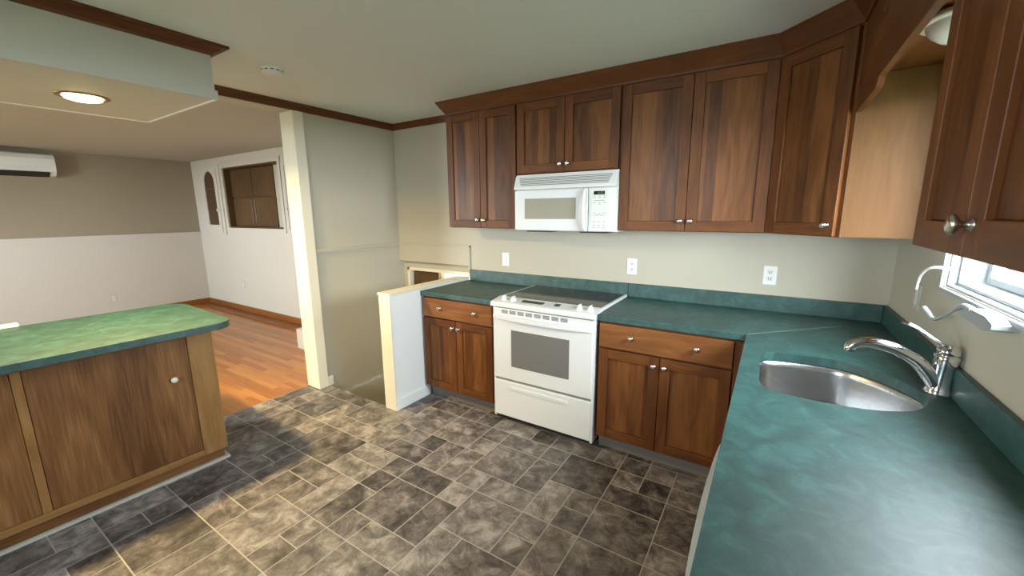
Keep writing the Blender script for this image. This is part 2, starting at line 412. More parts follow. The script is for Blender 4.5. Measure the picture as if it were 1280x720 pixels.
for p in fo.data.polygons:
    for _ in p.loop_indices: ca.data[k].color = (tones[p.index],) * 3 + (1,); k += 1

b = MB(); b.box(XF - .1, -1.80, YF, LY + .9, -.12, .002)
struct(b.build('floor', m_plank, origin=(0, 0, 0)), 'orange hardwood floor of the living room')
# ceilings
b = MB(); b.box(XL - .09, XR + .12, YF, .14, ZC, ZC + .12); struct(b.build('ceiling', m_ceil, origin=(0, 0, 0)), 'pale kitchen ceiling')
b = MB(); b.box(XF - .1, XL - .09, YF, LY + .9, ZC - .006, ZC + .12); struct(b.build('ceiling', m_lr_ceil, origin=(0, 0, 0)), 'tan living room ceiling')
# dropped soffit over the island
SX0, SX1, SY1, SZ = -1.86, -.90, -1.862, 2.131
b = MB(); b.box(SX0, SX1, YF, SY1, SZ + .002, ZC); b.box(SX0 + .001, SX1 - .001, YF, SY1 - .001, SZ, SZ + .002, 2); b.box(SX1, SX1 + .009, YF, SY1 + .009, SZ, SZ + .045); b.box(SX0, SX1, SY1, SY1 + .009, SZ, SZ + .045)
# shallow white edging round the underside
for a in ((SX0, SX0 + .012, YF, SY1), (SX0, SX1, SY1 - .012, SY1)): b.box(a[0], a[1], a[2], a[3], SZ - .004, SZ, 1)
struct(b.build('ceiling', [m_soffit, m_white, m_lr_white], origin=(0, 0, 0)), 'dropped ceiling box over the island')
# crown profile, z downwards from ceiling
def crown(h, w, z=ZC): return [(0, z - h), (.006, z - h), (.010, z - h + .010), (w * .35, z - h * .62), (w * .62, z - h * .30), (w - .006, z - .016), (w, z - .012), (w, z), (0, z)]
b = MB(); b.sweep(crown(.048, .066), [(SX1, YF), (SX1, SY1), (SX0, SY1), (SX0, YF)], side=1); struct(b.build('trim_1', crown_wood), 'dark wood crown moulding on the dropped box')
# back wall (kitchen): solid above, open at stair lower left
b = MB()
b.box(-.70, XR + .12, 0, .12, -.12, ZC)
b.box(XL - .02, -.70, 0, .12, 1.045, ZC)
struct(b.build('wall_back', m_wall, origin=(0, 0, 0)))
b = MB(); b.box(XL, -.70, -.012, 0, 1.045, 1.222)           # boxed band above the stair opening
b.box(XL, -.697, -.02, 0, 1.216, 1.234); b.box(-.716, -.697, -.018, 0, 1.0, 1.234)
struct(b.build('trim_2', m_wall, bevel=.002), 'boxed ledge band over the stair opening')
# stair recess
b = MB(); b.box(XL, -1.575, .05, .12, -1.3, .975); b.box(XL, -.55, .05, .12, .975, 1.045); b.box(-.70, -.55, .05, .12, -1.3, .975)
struct(b.build('wall_stairwell', m_wall, origin=(0, 0, 0)))
b = MB(); b.box(XL - .3, -.55, -.95, .9, -1.35, -1.25); struct(b.build('floor', m_vinyl, origin=(0, 0, 0)), 'landing at the bottom of the stairwell')
b = MB(); b.box(-.86, -.74, -.95, .05, -1.3, -.13); b.box(XL, -.84, -1.0, -.935, -1.3, -.13); struct(b.build('wall_stairwell', m_wall, origin=(0, 0, 0)), 'wall of the stairwell below the half wall')
# stairwell door unit : frame, brown leaf, glazed sidelight
dr = MB()
dr.box(-1.575, -1.548, .035, .09, -.2, .975); dr.box(-1.575, -.70, .035, .09, .945, .975); dr.box(-1.095, -1.06, .03, .09, -.2, .95); dr.box(-.735, -.70, .035, .09, -.2, .95)
d1 = struct(dr.build('door_1', m_trim, bevel=.002), 'white framed opening at the foot of the stairwell')
b = MB(); b.box(-1.546, -1.20, .10, .14, -1.25, .944, 0); b.box(-1.50, -1.46, .09, .10, -1.2, .90, 0); b.build('door_panel', dark_wood, d1)
b = MB(); b.prism([(-1.20, .60), (-1.095, .60), (-1.095, .93), (-1.12, .93)], .10, .13, axis=1); b.build('side_panel', m_wall, d1)
b = MB(); b.box(-1.06, -.735, .075, .08, .62, .945); b.build('glass_pane', m_curtain, d1)
b = MB(); b.box(-1.06, -.735, .06, .09, -1.3, .62); b.box(-1.20, -1.06, .10, .13, -1.25, .60); b.build('light_stop_panel', m_trim, d1)  # solid fill added below the pane to limit the daylight coming in
b = MB(); b.box(XL, -.55, .16, .20, -1.3, .60); b.box(XL - .02, -1.07, .16, .20, .60, 1.06); struct(b.build('wall_stairwell', m_trim, origin=(0, 0, 0)), 'wall added behind the stairwell door to block daylight')  # added blocker: shuts out daylight except through the small pane
# left wall with header
b = MB(); b.box(-1.79, XL, -1.015, .9, -1.3, ZC); b.box(-1.79, XL, YF, -1.015, 2.335, ZC)
struct(b.build('wall_left', m_wall, origin=(0, 0, 0)))
b = MB()
b.box(-1.80, XL, -1.032, -1.015, 0, 2.335); b.box(XL, XL + .020, -1.032, -.945, 0, 2.335)
struct(b.build('trim_3', m_trim, bevel=.003), 'cream door casing at the end of the left wall')
b = MB(); b.box(XL, XL + .018, -.945, -.89, 0, .085); struct(b.build('baseboard_left', m_trim, bevel=.004))
b = MB(); b.box(XL, XL + .016, -.945, -.012, 1.208, 1.234); b.box(XL, XL + .010, -.945, -.012, 1.19, 1.208); struct(b.build('trim_4', m_wall, bevel=.003), 'thin chair rail on the left wall')
# wall crowns
b = MB(); pc = [(0, ZC - .058), (.010, ZC - .058), (.014, ZC - .045), (.022, ZC - .02), (.026, ZC), (0, ZC)]
b.sweep(pc, [(XL, YF), (XL, 0), (-.645, 0)], side=1); struct(b.build('trim_5', crown_wood), 'dark wood crown moulding along left and back walls')
# right wall with window opening
WY0, WY1, WZ0, WZ1 = -1.72, -.775, 1.245, 1.99
b = MB(); b.box(XR, XR + .14, YF, WY0, -.12, ZC); b.box(XR, XR + .14, WY1, .12, -.12, ZC); b.box(XR, XR + .14, WY0, WY1, -.12, WZ0); b.box(XR, XR + .14, WY0, WY1, WZ1, ZC)
struct(b.build('wall_right', m_wall, origin=(0, 0, 0)))
# front wall behind the camera (glazed door and living window)
b = MB(); fy0, fy1 = YF - .12, YF
b.box(XF - .1, -4.9, fy0, fy1, -.12, ZC + .1); b.box(-3.5, 0, fy0, fy1, -.12, ZC + .1); b.box(.6, XR + .14, fy0, fy1, -.12, ZC + .1)
b.box(-4.9, -3.5, fy0, fy1, -.12, .95); b.box(-4.9, -3.5, fy0, fy1, 2.05, ZC + .1); b.box(0, .6, fy0, fy1, 2.1, ZC + .1); b.box(0, .6, fy0, fy1, -.12, 1.3)
struct(b.build('wall_front', m_wall, origin=(0, 0, 0)))
# living room walls
b = MB(); b.box(XF - .1, XF, YF, LY + .9, -.12, 1.232, 1); b.box(XF - .1, XF, YF, LY + .9, 1.232, ZC, 0); b.box(XF, XF + .03, YF, LY, 1.222, 1.246, 1); b.box(XF, XF + .018, YF, LY, 1.165, 1.222, 1)
struct(b.build('wall_far', [m_lr_wall, m_bead], origin=(0, 0, 0)), 'living room far wall, tan above white beadboard')
hx = (-5.50, -3.94)            # open cupboard in the hutch wall
b = MB(); b.box(XF, hx[0], LY, LY + .12, -.12, ZC); b.box(hx[1], -1.79, LY, LY + .12, -.12, ZC); b.box(hx[0], hx[1], LY, LY + .12, -.12, 1.33); b.box(hx[0], hx[1], LY, LY + .12, 2.22, ZC)
struct(b.build('wall_living', m_lr_white, origin=(0, 0, 0)), 'cream living room wall with built-in cupboards')
b = MB(); b.box(XF, XF + .02, YF, LY, 0, .10); b.box(XF + .02, -1.80, LY - .022, LY, 0, .10, 0, 0); b.box(XF + .02, -1.80, LY - .20, LY - .022, 0, .022, 0, 0)
struct(b.build('baseboard_living', orange_wood, bevel=.003))

# half wall beside the stairs
b = MB(); b.box(-.84, -.728, -.945, 0, 0, .925); struct(b.build('wall_half', m_half, origin=(0, 0, 0)), 'white half wall between counter and stairs')
b = MB(); b.box(-.852, -.716, -.958, -.004, .925, .943); b.box(-.846, -.722, -.953, -.945, 0, .925)
struct(b.build('trim_6', m_trim, bevel=.002), 'cream cap and end board of the half wall')
b = MB(); b.box(-.728, -.716, -.945, -.575, 0, .085); struct(b.build('baseboard_half', m_half, bevel=.004))

# ---- kitchen window in the right wall
w1 = MB()
for (a, c, x0, x1) in ((0, .016, XR - .012, XR + .02), (.016, .028, XR + .005, XR + .06), (.028, .040, XR + .03, XR + .12)):
    y0, y1, z0, z1 = WY0 + a - .02, WY1 - a + .02, WZ0 + a - .02, WZ1 - a + .02; d = c - a
    w1.box(x0, x1, y0, y0 + d, z0, z1); w1.box(x0, x1, y1 - d, y1, z0, z1); w1.box(x0, x1, y0 + d, y1 - d, z0, z0 + d); w1.box(x0, x1, y0 + d, y1 - d, z1 - d, z1)
win = struct(w1.build('window_1', m_vinyl_w, bevel=.002), 'white casement window over the sink')
def sash(y0, y1):
    m = MB(); z0, z1 = WZ0 + .024, WZ1 - .024; t = .030
    m.box(XR + .098, XR + .132, y0, y0 + t, z0, z1); m.box(XR + .098, XR + .132, y1 - t, y1, z0, z1); m.box(XR + .098, XR + .132, y0 + t, y1 - t, z0, z0 + t * .8); m.box(XR + .098, XR + .132, y0 + t, y1 - t, z1 - t, z1)
    sb = m.build('sash', m_vinyl_w, win, bevel=.003)
    m = MB(); m.box(XR + .112, XR + .116, y0 + t, y1 - t, z0 + .036, z1 - t); m.build('glass_pane', m_glass, sb)
sash(WY0 + .024, WY1 - .024)
# crank operator and latch
ck = MB()
ck.prism([(-1.37, 1.228), (-1.37, 1.212), (-1.32, 1.200), (-1.17, 1.204), (-1.13, 1.214), (-1.13, 1.228), (-1.20, 1.240), (-1.32, 1.240)], XR - .052, XR - .0, axis=0)
ck.tube([(2.172, -1.22, 1.238), (2.163, -1.185, 1.242), (2.160, -1.12, 1.215), (2.160, -1.00, 1.160), (2.160, -.955, 1.149), (2.160, -.92, 1.153)], [.009, .008, .006, .006, .007, .006], seg=10)
ck.tube([(2.160, -.935, 1.150), (2.160, -.88, 1.158), (2.160, -.84, 1.166)], [.006, .010, .008], seg=10)
ck.build('crank_handle', m_vinyl_w, win, bevel=.003)
lk = MB(); lk.tube([(XR - .005, -.82, 1.318), (2.175, -.815, 1.318), (2.162, -.785, 1.306), (2.160, -.725, 1.270), (2.160, -.705, 1.215)], [.006, .005, .0045, .0045, .004], seg=10)
lk.build('lock_lever', m_white, win)
b = MB(); b.box(XR + .15, 30, -25, 25, -1.2, -1.1); b.box(-25, XR + .15, -30, YF - .13, -1.2, -1.1); struct(b.build('ground', P('lawn', (.10, .12, .06), .9)), 'lawn outside the house')
# neighbour's white siding outside
b = MB()
b.box(2.75, 7.0, 2.52, 2.6, -1, 3.2)
for k in range(38):
    z = -1 + k * .105; b.prism([(2.52, z), (2.497, z), (2.515, z + .105), (2.52, z + .105)], 3.28, 7.0, axis=0)
b.box(2.70, 7.0, 1.0, 2.52, 2.0, 2.08)   # unseen slab added to keep sky light off the siding
b.box(3.19, 3.28, 2.48, 2.52, -1, 3.2); b.box(2.75, 3.19, 2.50, 2.52, -1, 3.2)
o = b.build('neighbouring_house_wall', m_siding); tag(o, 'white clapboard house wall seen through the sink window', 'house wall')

# ================================================================== CABINETS
def knob(parent, F, u, z, y0=0, mat=None, r=.016, name='knob'):
    m = MB(); o = F @ Vector((u, y0, z)); d = (F.to_3x3() @ Vector((0, 1, 0)))
    m.lathe([(0, r * .62), (.002, r * .6), (.004, r * .36), (.013, r * .36), (.017, r * .8), (.021, r), (.025, r * .92), (.028, r * .55), (.0285, .001)], o, d, 20)
    return m.build(name, mat or m_nickel, parent)
def shaker(root, F, u0, u1, z0, z1, y0, name='door', knob_at=None, st=.058, bo=None, pn=None, rail=None, km=None):
    m = MB(F); t = .020; rail = rail or st
    m.box(u0, u0 + st, y0, y0 + t, z0, z1, 0, 2); m.box(u1 - st, u1, y0, y0 + t, z0, z1, 0, 2)
    m.box(u0 + st, u1 - st, y0, y0 + t, z0, z0 + rail, 0, 0); m.box(u0 + st, u1 - st, y0, y0 + t, z1 - rail, z1, 0, 0)
    m.box(u0 + st, u1 - st, y0, y0 + t - .010, z0 + rail, z1 - rail, 1, 2)
    d = m.build(name, [bo or cherry, pn or cherry_panel], root, bevel=.0018)
    if knob_at: knob(d, F, knob_at[0], knob_at[1], y0 + t, km)
    return d
def slab_front(root, F, u0, u1, z0, z1, y0, knobs):
    m = MB(F); m.box(u0, u1, y0, y0 + .020, z0, z1, 0, 0); d = m.build('drawer', cherry_light, root, bevel=.003)
    for k in knobs: knob(d, F, k, (z0 + z1) / 2 + .005, y0 + .020)
    return d
cherry_light = wood('cherry_drawer', (.13, .046, .013), (.22, .085, .026), (.36, .165, .060), 0, .36)

def base_cab(label, F, w, ds=2, depth=.585, knobs=True, group=None, toe=True):
    loc = F @ Vector((w / 2, -depth / 2, 0)); r = thing('base_cabinet', label, 'cabinet', loc, group)
    m = MB(F)   # body: carcass, face frame
    m.box(0, w, -depth, -.02, .10, .872, 0, 2)
    m.box(0, .04, -.02, 0, .10, .872, 0, 2); m.box(w - .04, w, -.02, 0, .10, .872, 0, 2)
    m.box(.04, w - .04, -.02, 0, .10, .13, 0, 0); m.box(.04, w - .04, -.02, 0, .685, .715, 0, 0); m.box(.04, w - .04, -.02, 0, .845, .872, 0, 0)
    m.build('cabinet_body', cherry, r, bevel=.0015)
    m = MB(F); m.box(0, w, -.10, -.055, .0, .10); m.build('toe_kick', m_vinyl, r)
    e = .008
    slab_front(r, F, e, w - e, .712, .862, 0, [w * .215 + .045, w * .785 - .02] if w > .72 else [w * .23 + .03, w * .77])
    c = w / 2
    shaker(r, F, e, c - .002, .112, .700, 0, knob_at=(c - .030, .648))
    shaker(r, F, c + .002, w - e, .112, .700, 0, knob_at=(c + .030, .648))
    return r
Fb = frame((0, -.611), (1, 0), (0, -1))
def Fat(x, y, u, n): return frame((x, y), u, n)
base_cab('reddish wood base cabinet with drawer and two doors, between half wall and range', Fat(-.712, -.611, (1, 0), (0, -1)), .700)
base_cab('reddish wood base cabinet with drawer and two doors, right of the range', Fat(.790, -.611, (1, 0), (0, -1)), .748)
# filler at the inside corner
b = MB(); b.box(1.538, 1.604, -.640, -.56, .10, .872, 0, 2); o = b.build('corner_filler', cherry, bevel=.001); tag(o, 'narrow dark wood filler post at the inside corner of the counters', 'filler post')

# sink run cabinets (face -X) and dishwasher
def sink_cab():
    F = Fat(1.604, -.64, (0, -1), (-1, 0)); w = 1.05; r = thing('sink_cabinet', 'reddish wood base cabinet under the sink, mostly hidden by the green counter', 'cabinet', (1.9, -1.16, 0))
    m = MB(F); m.box(0, .04, -.58, 0, .10, .872, 0, 2); m.box(w - .04, w, -.58, 0, .10, .872, 0, 2); m.box(.04, w - .04, -.02, 0, .10, .13, 0, 0); m.box(.04, w - .04, -.02, 0, .84, .872, 0, 0)
    m.box(.04, w - .04, -.58, -.02, .10, .12, 0, 0); m.box(.04, w - .04, -.585, -.57, .10, .872, 0, 2); m.build('cabinet_body', cherry, r, bevel=.0015)
    m = MB(F); m.box(0, w, -.10, -.055, 0, .10); m.build('toe_kick', m_vinyl, r)
    m = MB(F); m.box(.01, w - .01, 0, .02, .712, .862, 0, 0); m.build('false_drawer_front', cherry_light, r, bevel=.003)
    shaker(r, F, .01, w / 2 - .002, .112, .700, 0, knob_at=(w / 2 - .03, .648)); shaker(r, F, w / 2 + .002, w - .01, .112, .700, 0, knob_at=(w / 2 + .03, .648))
sink_cab()
dw = thing('dishwasher', 'white dishwasher with bowed front under the green counter', 'dishwasher', (1.88, -1.995, 0))
b = MB(); b.box(1.62, 2.19, -2.345, -1.695, .06, .868); b.build('tub_body', m_enamel2, dw)
b = MB(); n = 16; pts = [(1.60, -2.345)] + [(1.578 - .016 * math.sin(math.pi * k / n) ** .6 if 0 < k < n else 1.578, -2.345 + .65 * k / n) for k in range(n + 1)] + [(1.60, -1.695)]
b.prism(pts, .12, .866, axis=2, smooth=False); b.build('door', m_enamel, dw, bevel=.003)
b = MB(); b.box(1.60, 1.66, -2.34, -1.70, .0, .11); b.build('kick_plate', m_dark, dw)
base2 = MB()
F = Fat(1.604, -2.35, (0, -1), (-1, 0)); r = thing('base_cabinet', 'base cabinet at the near end of the sink counter', 'cabinet', (1.9, -2.9, 0))
m = MB(F); m.box(0, 1.25, -.58, 0, .10, .872, 0, 2); m.build('cabinet_body', cherry, r, bevel=.0015); m = MB(F); m.box(0, 1.25, -.10, -.055, 0, .10); m.build('toe_kick', m_vinyl, r)

# ---- countertops
def slab(name, outer, holes, z0, z1, mat, bevel=.004, parent=None):
    bm = bmesh.new(); xs = [p[0] for p in outer]; ys = [p[1] for p in outer]; loc = Vector(((min(xs) + max(xs)) / 2, (min(ys) + max(ys)) / 2, z0))
    es = []
    for loop in [outer] + holes:
        vs = [bm.verts.new((p[0] - loc.x, p[1] - loc.y, 0)) for p in loop]
        es += [bm.edges.new((vs[i], vs[(i + 1) % len(vs)])) for i in range(len(vs))]
    bmesh.ops.triangle_fill(bm, use_beauty=True, use_dissolve=False, edges=es, normal=(0, 0, 1))
    if holes:   # drop faces inside the hole
        def inside(p, poly):
            c = False
            for i in range(len(poly)):
                a, b_ = poly[i], poly[i - 1]
                if (a[1] > p.y) != (b_[1] > p.y) and p.x < (b_[0] - a[0]) * (p.y - a[1]) / (b_[1] - a[1]) + a[0]: c = not c
            return c
        kill = [f for f in bm.faces if any(inside(f.calc_center_median() + loc, h) for h in holes)]
        bmesh.ops.delete(bm, geom=kill, context='FACES_ONLY')
    r = bmesh.ops.extrude_face_region(bm, geom=list(bm.faces))
    bmesh.ops.translate(bm, verts=[v for v in r['geom'] if isinstance(v, bmesh.types.BMVert)], vec=(0, 0, z1 - z0))
    bmesh.ops.recalc_face_normals(bm, faces=bm.faces)
    me = bpy.data.meshes.new(name); bm.to_mesh(me); bm.free(); me.materials.append(mat)
    o = bpy.data.objects.new(name, me); COL.objects.link(o); o.location = loc
    if bevel:
        b_ = o.modifiers.new('bevel', 'BEVEL'); b_.width = bevel; b_.segments = 3; b_.limit_method = 'ANGLE'; b_.angle_limit = math.radians(60)
    return o
def spline(pts, sub=8):
    n = len(pts); out = []
    for i in range(n):
        p0, p1, p2, p3 = [Vector(pts[(i + k) % n]) for k in (-1, 0, 1, 2)]
        for k in range(sub):
            t = k / sub; out.append(tuple(.5 * ((2 * p1) + (p2 - p0) * t + (2 * p0 - 5 * p1 + 4 * p2 - p3) * t * t + (3 * p1 - p0 - 3 * p2 + p3) * t ** 3)))
    return out
CZ0, CZ1 = .876, .914
CF, XI = -.635, 1.58
o = slab('countertop', [(-.7225, CF), (-.006, CF), (-.006, -.001), (-.7225, -.001)], [], CZ0, CZ1, m_lam); tag(o, 'short dark green countertop between half wall and range', 'countertop')
b = MB(); b.box(-.700, .782, -.021, -.001, CZ1, 1.014); b.build('backsplash', m_lam, o, bevel=.003)
o = slab('countertop', [(.784, CF), (XI, CF), (XR - .001, -.001), (.784, -.001)], [], CZ0, CZ1, m_lam, .003); tag(o, 'dark green countertop along the back wall right of the range', 'countertop')
b = MB(); b.box(.784, XR - .022, -.021, -.001, CZ1, 1.014); b.build('backsplash', m_lam, o, bevel=.003)
sink_out = spline([(1.652, -1.10), (1.645, -.985), (1.668, -.905), (1.75, -.872), (1.87, -.858), (1.962, -.874), (2.065, -.968), (2.128, -1.075), (2.130, -1.17), (2.085, -1.27), (1.99, -1.335), (1.86, -1.362), (1.73, -1.352), (1.668, -1.315), (1.650, -1.22)])
o = slab('countertop', [(XI, CF), (XI, -3.55), (XR - .001, -3.55), (XR - .001, -.0018), (XR - .002, -.0018)], [sink_out], CZ0, CZ1, m_lam, .003); tag(o, 'long teal green countertop holding the sink under the window', 'countertop')
b = MB(); b.box(XR - .021, XR - .001, -3.55, -.001, CZ1, 1.014); b.build('backsplash', m_lam, o, bevel=.003)
F = frame((XI, CF), (.7071, .7071), (-.7071, .7071)); b = MB(F); b.box(.01, .60, -.0012, .0012, CZ1 - .002, CZ1 + .0004); b.build('seam', P('seam_filler', (.30, .42, .38), .4), o)
# sink
sk = thing('sink', 'stainless steel undermount sink set in the teal counter', 'sink', (1.9, -1.11, .70))
cx, cy = 1.89, -1.11
def ring(sc, z, off=0): return [((p[0] - cx) * sc + cx, (p[1] - cy) * sc + cy, z) for p in sink_out]
rings = [ring(1.10, CZ0 - .002), ring(1.015, CZ0 - .002), ring(1.005, CZ0 - .004), ring(.99, CZ0 - .03), ring(.965, .74), ring(.94, .715), ring(.88, .700), ring(.5, .695), ring(.09, .690)]
n = len(sink_out); vs = [p for r_ in rings for p in r_]; fs = []
for i in range(len(rings) - 1):
    for k in range(n): fs.append((i * n + k, i * n + (k + 1) % n, (i + 1) * n + (k + 1) % n, (i + 1) * n + k))
b = MB(); b.add(vs, fs, 0, None, True); so = b.build('bowl', m_steel, sk)
sm = so.modifiers.new('solid', 'SOLIDIFY'); sm.thickness = .0015; sm.offset = -1
b = MB(); b.lathe([(0, .040), (.003, .042), (.006, .038), (.006, .030), (.0, .026)], (cx, cy, .690), (0, 0, 1), 24); b.build('drain', m_chrome, sk)
# faucet
fa = thing('faucet', 'chrome single-lever faucet behind the sink', 'faucet', (2.172, -1.075, CZ1))
b = MB(); b.lathe([(0, .037), (.006, .038), (.012, .035), (.03, .031), (.075, .029), (.10, .030), (.118, .031), (.128, .030)], (2.172, -1.075, CZ1), (.06, 0, 1), 28)
b.tube([(2.170, -1.075, .935), (2.145, -1.08, .975), (2.112, -1.083, 1.015), (2.075, -1.085, 1.040)], [.028, .025, .022, .019], seg=20)
b.build('body', m_chrome, fa)
b = MB(); b.tube([(2.080, -1.085, 1.037), (2.04, -1.085, 1.056), (1.985, -1.085, 1.066), (1.945, -1.085, 1.058), (1.925, -1.085, 1.040), (1.922, -1.085, 1.026)], [.020, .021, .020, .018, .018, .017], seg=20)
b.build('spout', m_chrome, fa)
b = MB(); b.lathe([(0, .033), (.006, .033), (.008, .028), (.014, .028), (.016, .032), (.028, .030), (.042, .020), (.045, .001)], (2.180, -1.075, 1.043), (.06, 0, 1), 24)
b.tube([(2.180, -1.075, 1.080), (2.150, -1.065, 1.096), (2.112, -1.05, 1.122), (2.082, -1.035, 1.137), (2.062, -1.03, 1.138)], [.014, .012, .009, .011, .006], seg=16, flat=.7)
b.build('lever', m_chrome, fa)

# ================================================================== UPPER CABINETS
UZ0, UZ1 = 1.412, 2.318
def upper(label, x0, x1, z0, split=True, kz=.064, mids=None):
    F = Fat(x0, -.325, (1, 0), (0, -1)); w = x1 - x0
    r = thing('upper_cabinet', label, 'cabinet', (x0 + w / 2, -.16, z0))
    m = MB(F); m.box(0, w, -.3245, -.02, z0, UZ1, 0, 2)
    m.box(0, .035, -.02, 0, z0, UZ1, 0, 2); m.box(w - .035, w, -.02, 0, z0, UZ1, 0, 2); m.box(.035, w - .035, -.02, 0, z0, z0 + .035, 0, 0); m.box(.035, w - .035, -.02, 0, UZ1 - .04, UZ1, 0, 0)
    m.build('cabinet_body', cherry, r, bevel=.0015)
    c = w / 2; e = .006
    shaker(r, F, e, c - .002, z0 + .004, UZ1 - .03, 0, knob_at=(c - .028, z0 + kz)); shaker(r, F, c + .002, w - e, z0 + .004, UZ1 - .03, 0, knob_at=(c + .028, z0 + kz))
    return r
upper('two-door dark cherry upper cabinet left of the microwave', -.644, .020, UZ0)
upper('short two-door cherry upper cabinet directly above the microwave', .022, .787, 1.803, kz=.055)
upper('wide two-door cherry upper cabinet right of the microwave', .789, 1.609, UZ0)
# diagonal corner cabinet
cc = thing('corner_cabinet', 'diagonal corner upper cabinet with a single dark cherry door', 'cabinet', (1.95, -.3, UZ0))
b = MB(); b.prism([(1.611, -.001), (1.611, -.325), (1.895, -.609), (XR - .001, -.609), (XR - .001, -.001)], UZ0, UZ1, axis=2, grain=2); b.build('cabinet_body', cherry, cc, bevel=.0015)
q = 1 / math.sqrt(2); F = frame((1.611, -.325), (q, -q), (-q, -q)); w = .4016
shaker(cc, F, .012, w - .012, UZ0 + .004, UZ1 - .03, 0, knob_at=(w - .045, UZ0 + .055))
b = MB(); b.box(1.898, XR - .004, -.616, -.609, UZ0 + .002, UZ1 - .23, 0, 2); b.build('end_panel', maple, cc)
# cabinet over the near end of the right wall
RZ0 = 1.462
rc = thing('upper_cabinet', 'near upper cabinet on the right wall with dark round knobs', 'cabinet', (2.05, -2.4, RZ0))
F = Fat(1.915, -1.785, (0, -1), (-1, 0)); w = 1.30
b = MB(F); b.box(0, w, -.304, -.02, RZ0, UZ1, 0, 2); b.box(0, w, -.02, 0, RZ0, UZ1, 0, 2); b.build('cabinet_body', cherry, rc, bevel=.0015)
xs = [.002, .268, .72, 1.0, w - .004]
shaker(rc, F, xs[0], xs[1] - .002, RZ0 + .002, UZ1 - .03, 0, st=.052)
shaker(rc, F, xs[1] + .002, xs[2], RZ0 + .002, UZ1 - .03, 0, knob_at=(xs[1] + .026, RZ0 + .052), st=.058)
shaker(rc, F, xs[2] + .003, w - .004, RZ0 + .002, UZ1 - .03, 0, st=.058)
# valance board between corner cabinet and right cabinet
b = MB(); v0, v1 = -.611, -1.783
arch = [(v0, 1.942), (v0 - .395, 1.942), (v0 - .425, 1.946), (v0 - .440, 1.955), (v0 - .448, 1.966), (v0 - .458, 1.972), (v0 - .475, 1.974)]
arch += [(v1 + .02, 1.974), (v1, 1.974)]
b.prism([(y, z) for y, z in arch] + [(v1, UZ1), (v0, UZ1)], 1.896, 1.915, axis=0, grain=1)
va = b.build('valance', cherry, bevel=.003); tag(va, 'dark cherry valance board with scalloped edge above the sink window', 'valance')
b = MB(); rz, ry = 2.20, -1.04
for k in range(8):
    t = k * math.pi / 4; b.lathe([(0, .008), (.004, .008), (.007, .005), (.008, .001)], (1.896, ry + .017 * math.cos(t), rz + .017 * math.sin(t)), (-1, 0, 0), 10)
b.lathe([(0, .009), (.006, .008), (.009, .002)], (1.896, ry, rz), (-1, 0, 0), 12)
b.build('rosette', cherry, va)
# wood lining (ceiling) of the window niche and rear strip
b = MB(); b.box(1.916, XR - .001, -1.783, -.617, 2.092, 2.110, 0, 1); o = b.build('niche_ceiling_board', cherry); tag(o, 'wooden board forming the ceiling above the sink window', 'ceiling board')
# dome light in the niche
dl = thing('dome_light', 'white glass dome ceiling light above the sink window', 'ceiling light', (2.080, -1.165, 2.092))
b = MB(); b.lathe([(0, .095), (.006, .118), (.018, .124), (.024, .120), (.026, .105)], (2.080, -1.165, 2.092), (0, 0, -1), 40); b.build('rim', m_enamel2, dl)
b = MB(); b.lathe([(.024, .106), (.034, .103), (.050, .092), (.066, .072), (.078, .044), (.083, .016), (.084, .001)], (2.080, -1.165, 2.092), (0, 0, -1), 40); b.build('glass_shade', m_glass_w, dl)
# crown above all the upper cabinets
b = MB(); b.sweep([(0, UZ1 - .022), (.008, UZ1 - .022), (.010, UZ1 - .008), (.022, UZ1 + .008), (.044, UZ1 + .04), (.058, ZC - .014), (.062, ZC - .010), (.062, ZC - .001), (0, ZC - .001)],
    [(-.645, -.001), (-.645, -.326), (1.611, -.326), (1.8945, -.610), (1.8945, -3.08)], side=1)
struct(b.build('trim_7', crown_wood), 'cherry crown moulding running over the upper cabinets')
b = MB(); b.box(-.55, 1.61, -.20, -.001, UZ1 + .002, ZC - .002); b.box(2.05, XR - .002, -3.0, -.61, UZ1 + .002, ZC - .002); struct(b.build('trim_8', crown_wood), 'blocking above the upper cabinets')

# ================================================================== RANGE
rg = thing('range', 'white slide-in electric range with black glass cooktop', 'range', (.386, -.35, 0))
RX0, RX1 = .003, .775; RF = -.648
b = MB(); b.box(RX0, RX1, RF + .05, -.03, .04, .905); b.box(RX0, RX0 + .018, RF + .006, RF + .05, .04, .905); b.box(RX1 - .018, RX1, RF + .006, RF + .05, .04, .905); b.build('body', m_enamel, rg, bevel=.004)
b = MB(); b.box(RX0 + .02, RX1 - .02, RF + .07, -.05, 0, .04); b.build('plinth', m_dark, rg)
# control panel front lip, sloping
b = MB(); b.prism([(RF - .012, .880), (RF - .012, .902), (RF - .004, .913), (RF + .115, .932), (RF + .115, .905), (RF + .03, .880)], RX0 - .010, RX1 + .006, axis=0); cp = b.build('control_panel', m_enamel, rg, bevel=.004)
def on_panel(x, t, h=0):  # t across the sloping panel 0..1
    y = RF - .004 + .119 * t; z = .913 + .019 * t; return (x, y, z + h)
def pbox(m, x0, x1, t0, t1, h):
    a = [on_panel(x0, t0, 0), on_panel(x1, t0, 0), on_panel(x1, t1, 0), on_panel(x0, t1, 0)]
    vs = a + [(p[0], p[1], p[2] + h) for p in a]; m.add(vs, [(0, 3, 2, 1), (4, 5, 6, 7), (0, 1, 5, 4), (1, 2, 6, 5), (2, 3, 7, 6), (3, 0, 4, 7)])
m_cpgrey = P('control_grey', (.60, .62, .60), .3)
b = MB(); pbox(b, .16, .62, .12, .92, .0012); b.build('touch_panel', m_cpgrey, cp)
b = MB(); pbox(b, .215, .385, .38, .72, .0022); b.build('display', m_black, cp)
b = MB(); pbox(b, .463, .505, .42, .76, .0022); b.build('display', m_black, cp)
b = MB()
